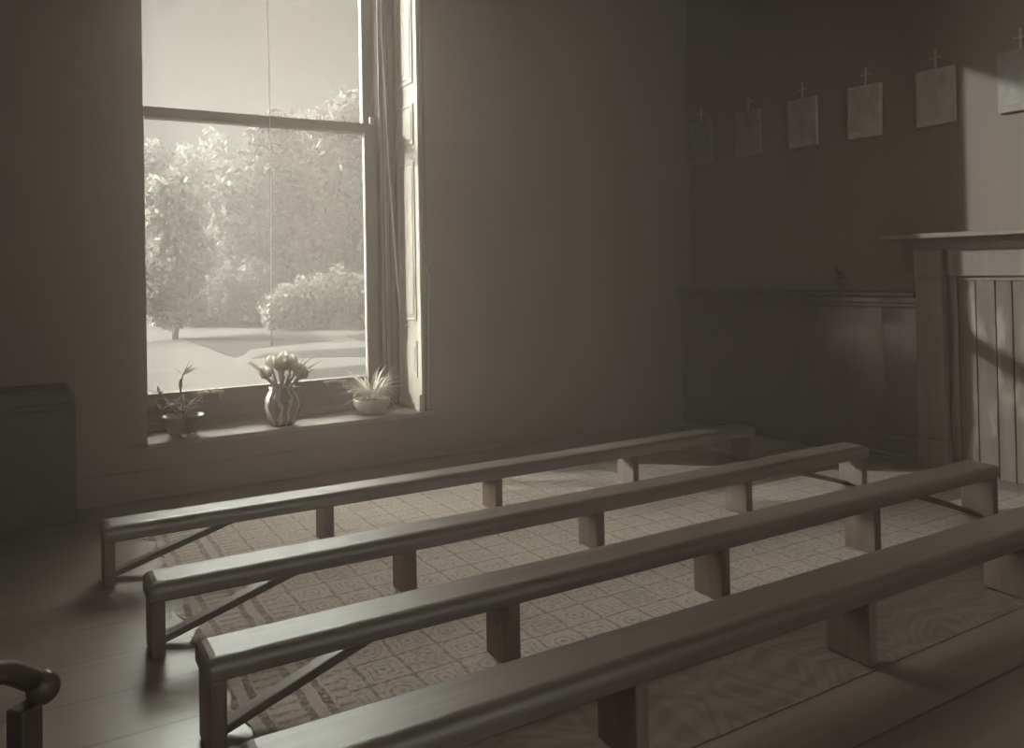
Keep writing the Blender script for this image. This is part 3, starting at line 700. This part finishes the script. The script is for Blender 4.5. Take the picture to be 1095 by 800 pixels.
me = bpy.data.meshes.new('hedge'); me.from_pydata((V * S).tolist(), [], F.tolist()); me.materials.append(M['foliage_b'])
o = bpy.data.objects.new('hedge', me); COL.objects.link(o); tag(o, 'long continuous hedge far behind all the trees', 'hedge')

# ------------------------------------------------------------------ added room haze imitating lens flare and lifted blacks
m = bpy.data.materials.new('flare_haze'); m.use_nodes = True; nt = m.node_tree; nt.nodes.remove(nt.nodes['Principled BSDF'])
vs = _n(nt, 'ShaderNodeVolumeScatter'); vs.inputs['Density'].default_value = HAZE; vs.inputs['Anisotropy'].default_value = .62
vs.inputs['Color'].default_value = (*sep(1, .87, .73), 1)
nt.links.new(vs.outputs[0], nt.nodes['Material Output'].inputs['Volume'])
hz = MB().box(XL + .005, XR - .05, YF + .01, YB - .005, .006, ZC - .01).build('haze', m)
tag(hz, 'thin added haze through the room, imitating lens flare', 'haze', None, 'stuff')

m = bpy.data.materials.new('garden_mist'); m.use_nodes = True; nt = m.node_tree; nt.nodes.remove(nt.nodes['Principled BSDF'])
vs = _n(nt, 'ShaderNodeVolumeScatter'); vs.inputs['Density'].default_value = MIST; vs.inputs['Anisotropy'].default_value = .55
vs.inputs['Color'].default_value = (*sep(1, 1.0, .93), 1)
nt.links.new(vs.outputs[0], nt.nodes['Material Output'].inputs['Volume'])
mi = MB().box(-9, 34, 6.5, 42, GZ + .01, 9).build('garden_mist', m)
tag(mi, 'pale bright mist hanging over the garden outside the window', 'mist', None, 'stuff')

# ------------------------------------------------------------------ light
SUN = Vector((1.0775, -1.0, -.545)).normalized()
w = bpy.data.worlds.new('sky'); SC.world = w; w.use_nodes = True; nt = w.node_tree
bg = nt.nodes['Background']
tc = _n(nt, 'ShaderNodeTexCoord'); nrm = _n(nt, 'ShaderNodeVectorMath', operation='NORMALIZE'); nt.links.new(tc.outputs['Generated'], nrm.inputs[0])
sx = _n(nt, 'ShaderNodeSeparateXYZ'); nt.links.new(nrm.outputs[0], sx.inputs[0])
dt = _n(nt, 'ShaderNodeVectorMath', operation='DOT_PRODUCT'); nt.links.new(nrm.outputs[0], dt.inputs[0]); dt.inputs[1].default_value = -SUN
SKY_LOW, SKY_TOP, SKY_GLOW, SUN_E, BACK = .03, 19.0, 22.0, 22.0, 1.7
zen = _n(nt, 'ShaderNodeMapRange'); zen.interpolation_type = 'SMOOTHSTEP'; zen.inputs[1].default_value = .30; zen.inputs[2].default_value = .72; nt.links.new(sx.outputs[2], zen.inputs[0])
zen.inputs[3].default_value = 0; zen.inputs[4].default_value = SKY_TOP
gl = _n(nt, 'ShaderNodeMapRange'); gl.interpolation_type = 'SMOOTHSTEP'; gl.inputs[1].default_value = .80; gl.inputs[2].default_value = 1.0; nt.links.new(dt.outputs['Value'], gl.inputs[0])
gl.inputs[3].default_value = 0; gl.inputs[4].default_value = SKY_GLOW
bk = _n(nt, 'ShaderNodeMapRange'); bk.interpolation_type = 'SMOOTHSTEP'; bk.inputs[1].default_value = .2; bk.inputs[2].default_value = -.6; nt.links.new(sx.outputs[1], bk.inputs[0])
bk.inputs[3].default_value = 0; bk.inputs[4].default_value = BACK
side = _n(nt, 'ShaderNodeMapRange'); side.interpolation_type = 'SMOOTHSTEP'; side.inputs[1].default_value = -.25; side.inputs[2].default_value = .45; nt.links.new(sx.outputs[1], side.inputs[0])
st = math_node(nt, 'ADD', math_node(nt, 'ADD', math_node(nt, 'ADD', math_node(nt, 'MULTIPLY', zen.outputs[0], side.outputs[0]), gl.outputs[0]), bk.outputs[0]), SKY_LOW)
bg.inputs[0].default_value = (1, .948, .815, 1); nt.links.new(st, bg.inputs[1])

sun = bpy.data.lights.new('sun', 'SUN'); sun.energy = SUN_E; sun.angle = math.radians(1.0); sun.color = (1, .97, .86)
so = bpy.data.objects.new('sun', sun); so.rotation_euler = SUN.to_track_quat('-Z', 'Y').to_euler(); so.location = (-20, 30, 14); COL.objects.link(so)
def portal(x0, x1, y, z0, z1, direction):
    l = bpy.data.lights.new('window_portal', 'AREA'); l.shape = 'RECTANGLE'; l.size = (x1 - x0) * S; l.size_y = (z1 - z0) * S
    l.cycles.is_portal = True
    o = bpy.data.objects.new('window_portal', l); COL.objects.link(o)
    o.location = Vector(((x0 + x1) / 2, y, (z0 + z1) / 2)) * S
    o.rotation_euler = Vector((0, direction, 0)).to_track_quat('-Z', 'Z').to_euler()
portal(.36, 1.86, YB + WT + .005, .25, 3.2, -1)
for a, c in FILL_WINS: portal(a, c, YF - WT - .005, FZ[0], FZ[1], 1)

# ------------------------------------------------------------------ camera
f, pxc = 872., 547.5
yaw = math.atan2(2000 - 547, f); roll = math.atan2(38, 1980); pitch = math.radians(.7)
Fh = Vector((math.cos(yaw), math.sin(yaw), 0)); Rh = Vector((math.sin(yaw), -math.cos(yaw), 0)); Uh = Vector((0, 0, 1))
F2 = Fh * math.cos(pitch) + Uh * math.sin(pitch); U2 = Uh * math.cos(pitch) - Fh * math.sin(pitch)
c_, s_ = math.cos(roll), math.sin(roll)
Rc = Rh * c_ - U2 * s_; Uc = Rh * s_ + U2 * c_
pyc = 290 - f * math.tan(pitch)
cam = bpy.data.cameras.new('camera'); cam.sensor_fit = 'HORIZONTAL'; cam.sensor_width = 36; cam.lens = f / 1095 * 36
cam.shift_x = 0; cam.shift_y = -(400 - pyc) / 1095; cam.clip_start = .02; cam.clip_end = 500
co = bpy.data.objects.new('camera', cam); COL.objects.link(co)
mw = Matrix((Rc, Uc, -F2)).transposed().to_4x4(); mw.translation = Vector((0, 0, 1)) * S
co.matrix_world = mw
SC.camera = co

for o in bpy.data.objects:
    if '_o' in o: del o['_o']
SC.view_settings.view_transform = 'Standard'; SC.view_settings.look = 'None'
SC.view_settings.gamma = 1; SC.view_settings.use_curve_mapping = False
SC.view_settings.exposure = 0.36
SC.cycles.use_denoising = True
SC.cycles.max_bounces = 10; SC.cycles.diffuse_bounces = 6; SC.cycles.transparent_max_bounces = 16
SC.cycles.sample_clamp_indirect = 8
SC.cycles.caustics_reflective = False; SC.cycles.caustics_refractive = False
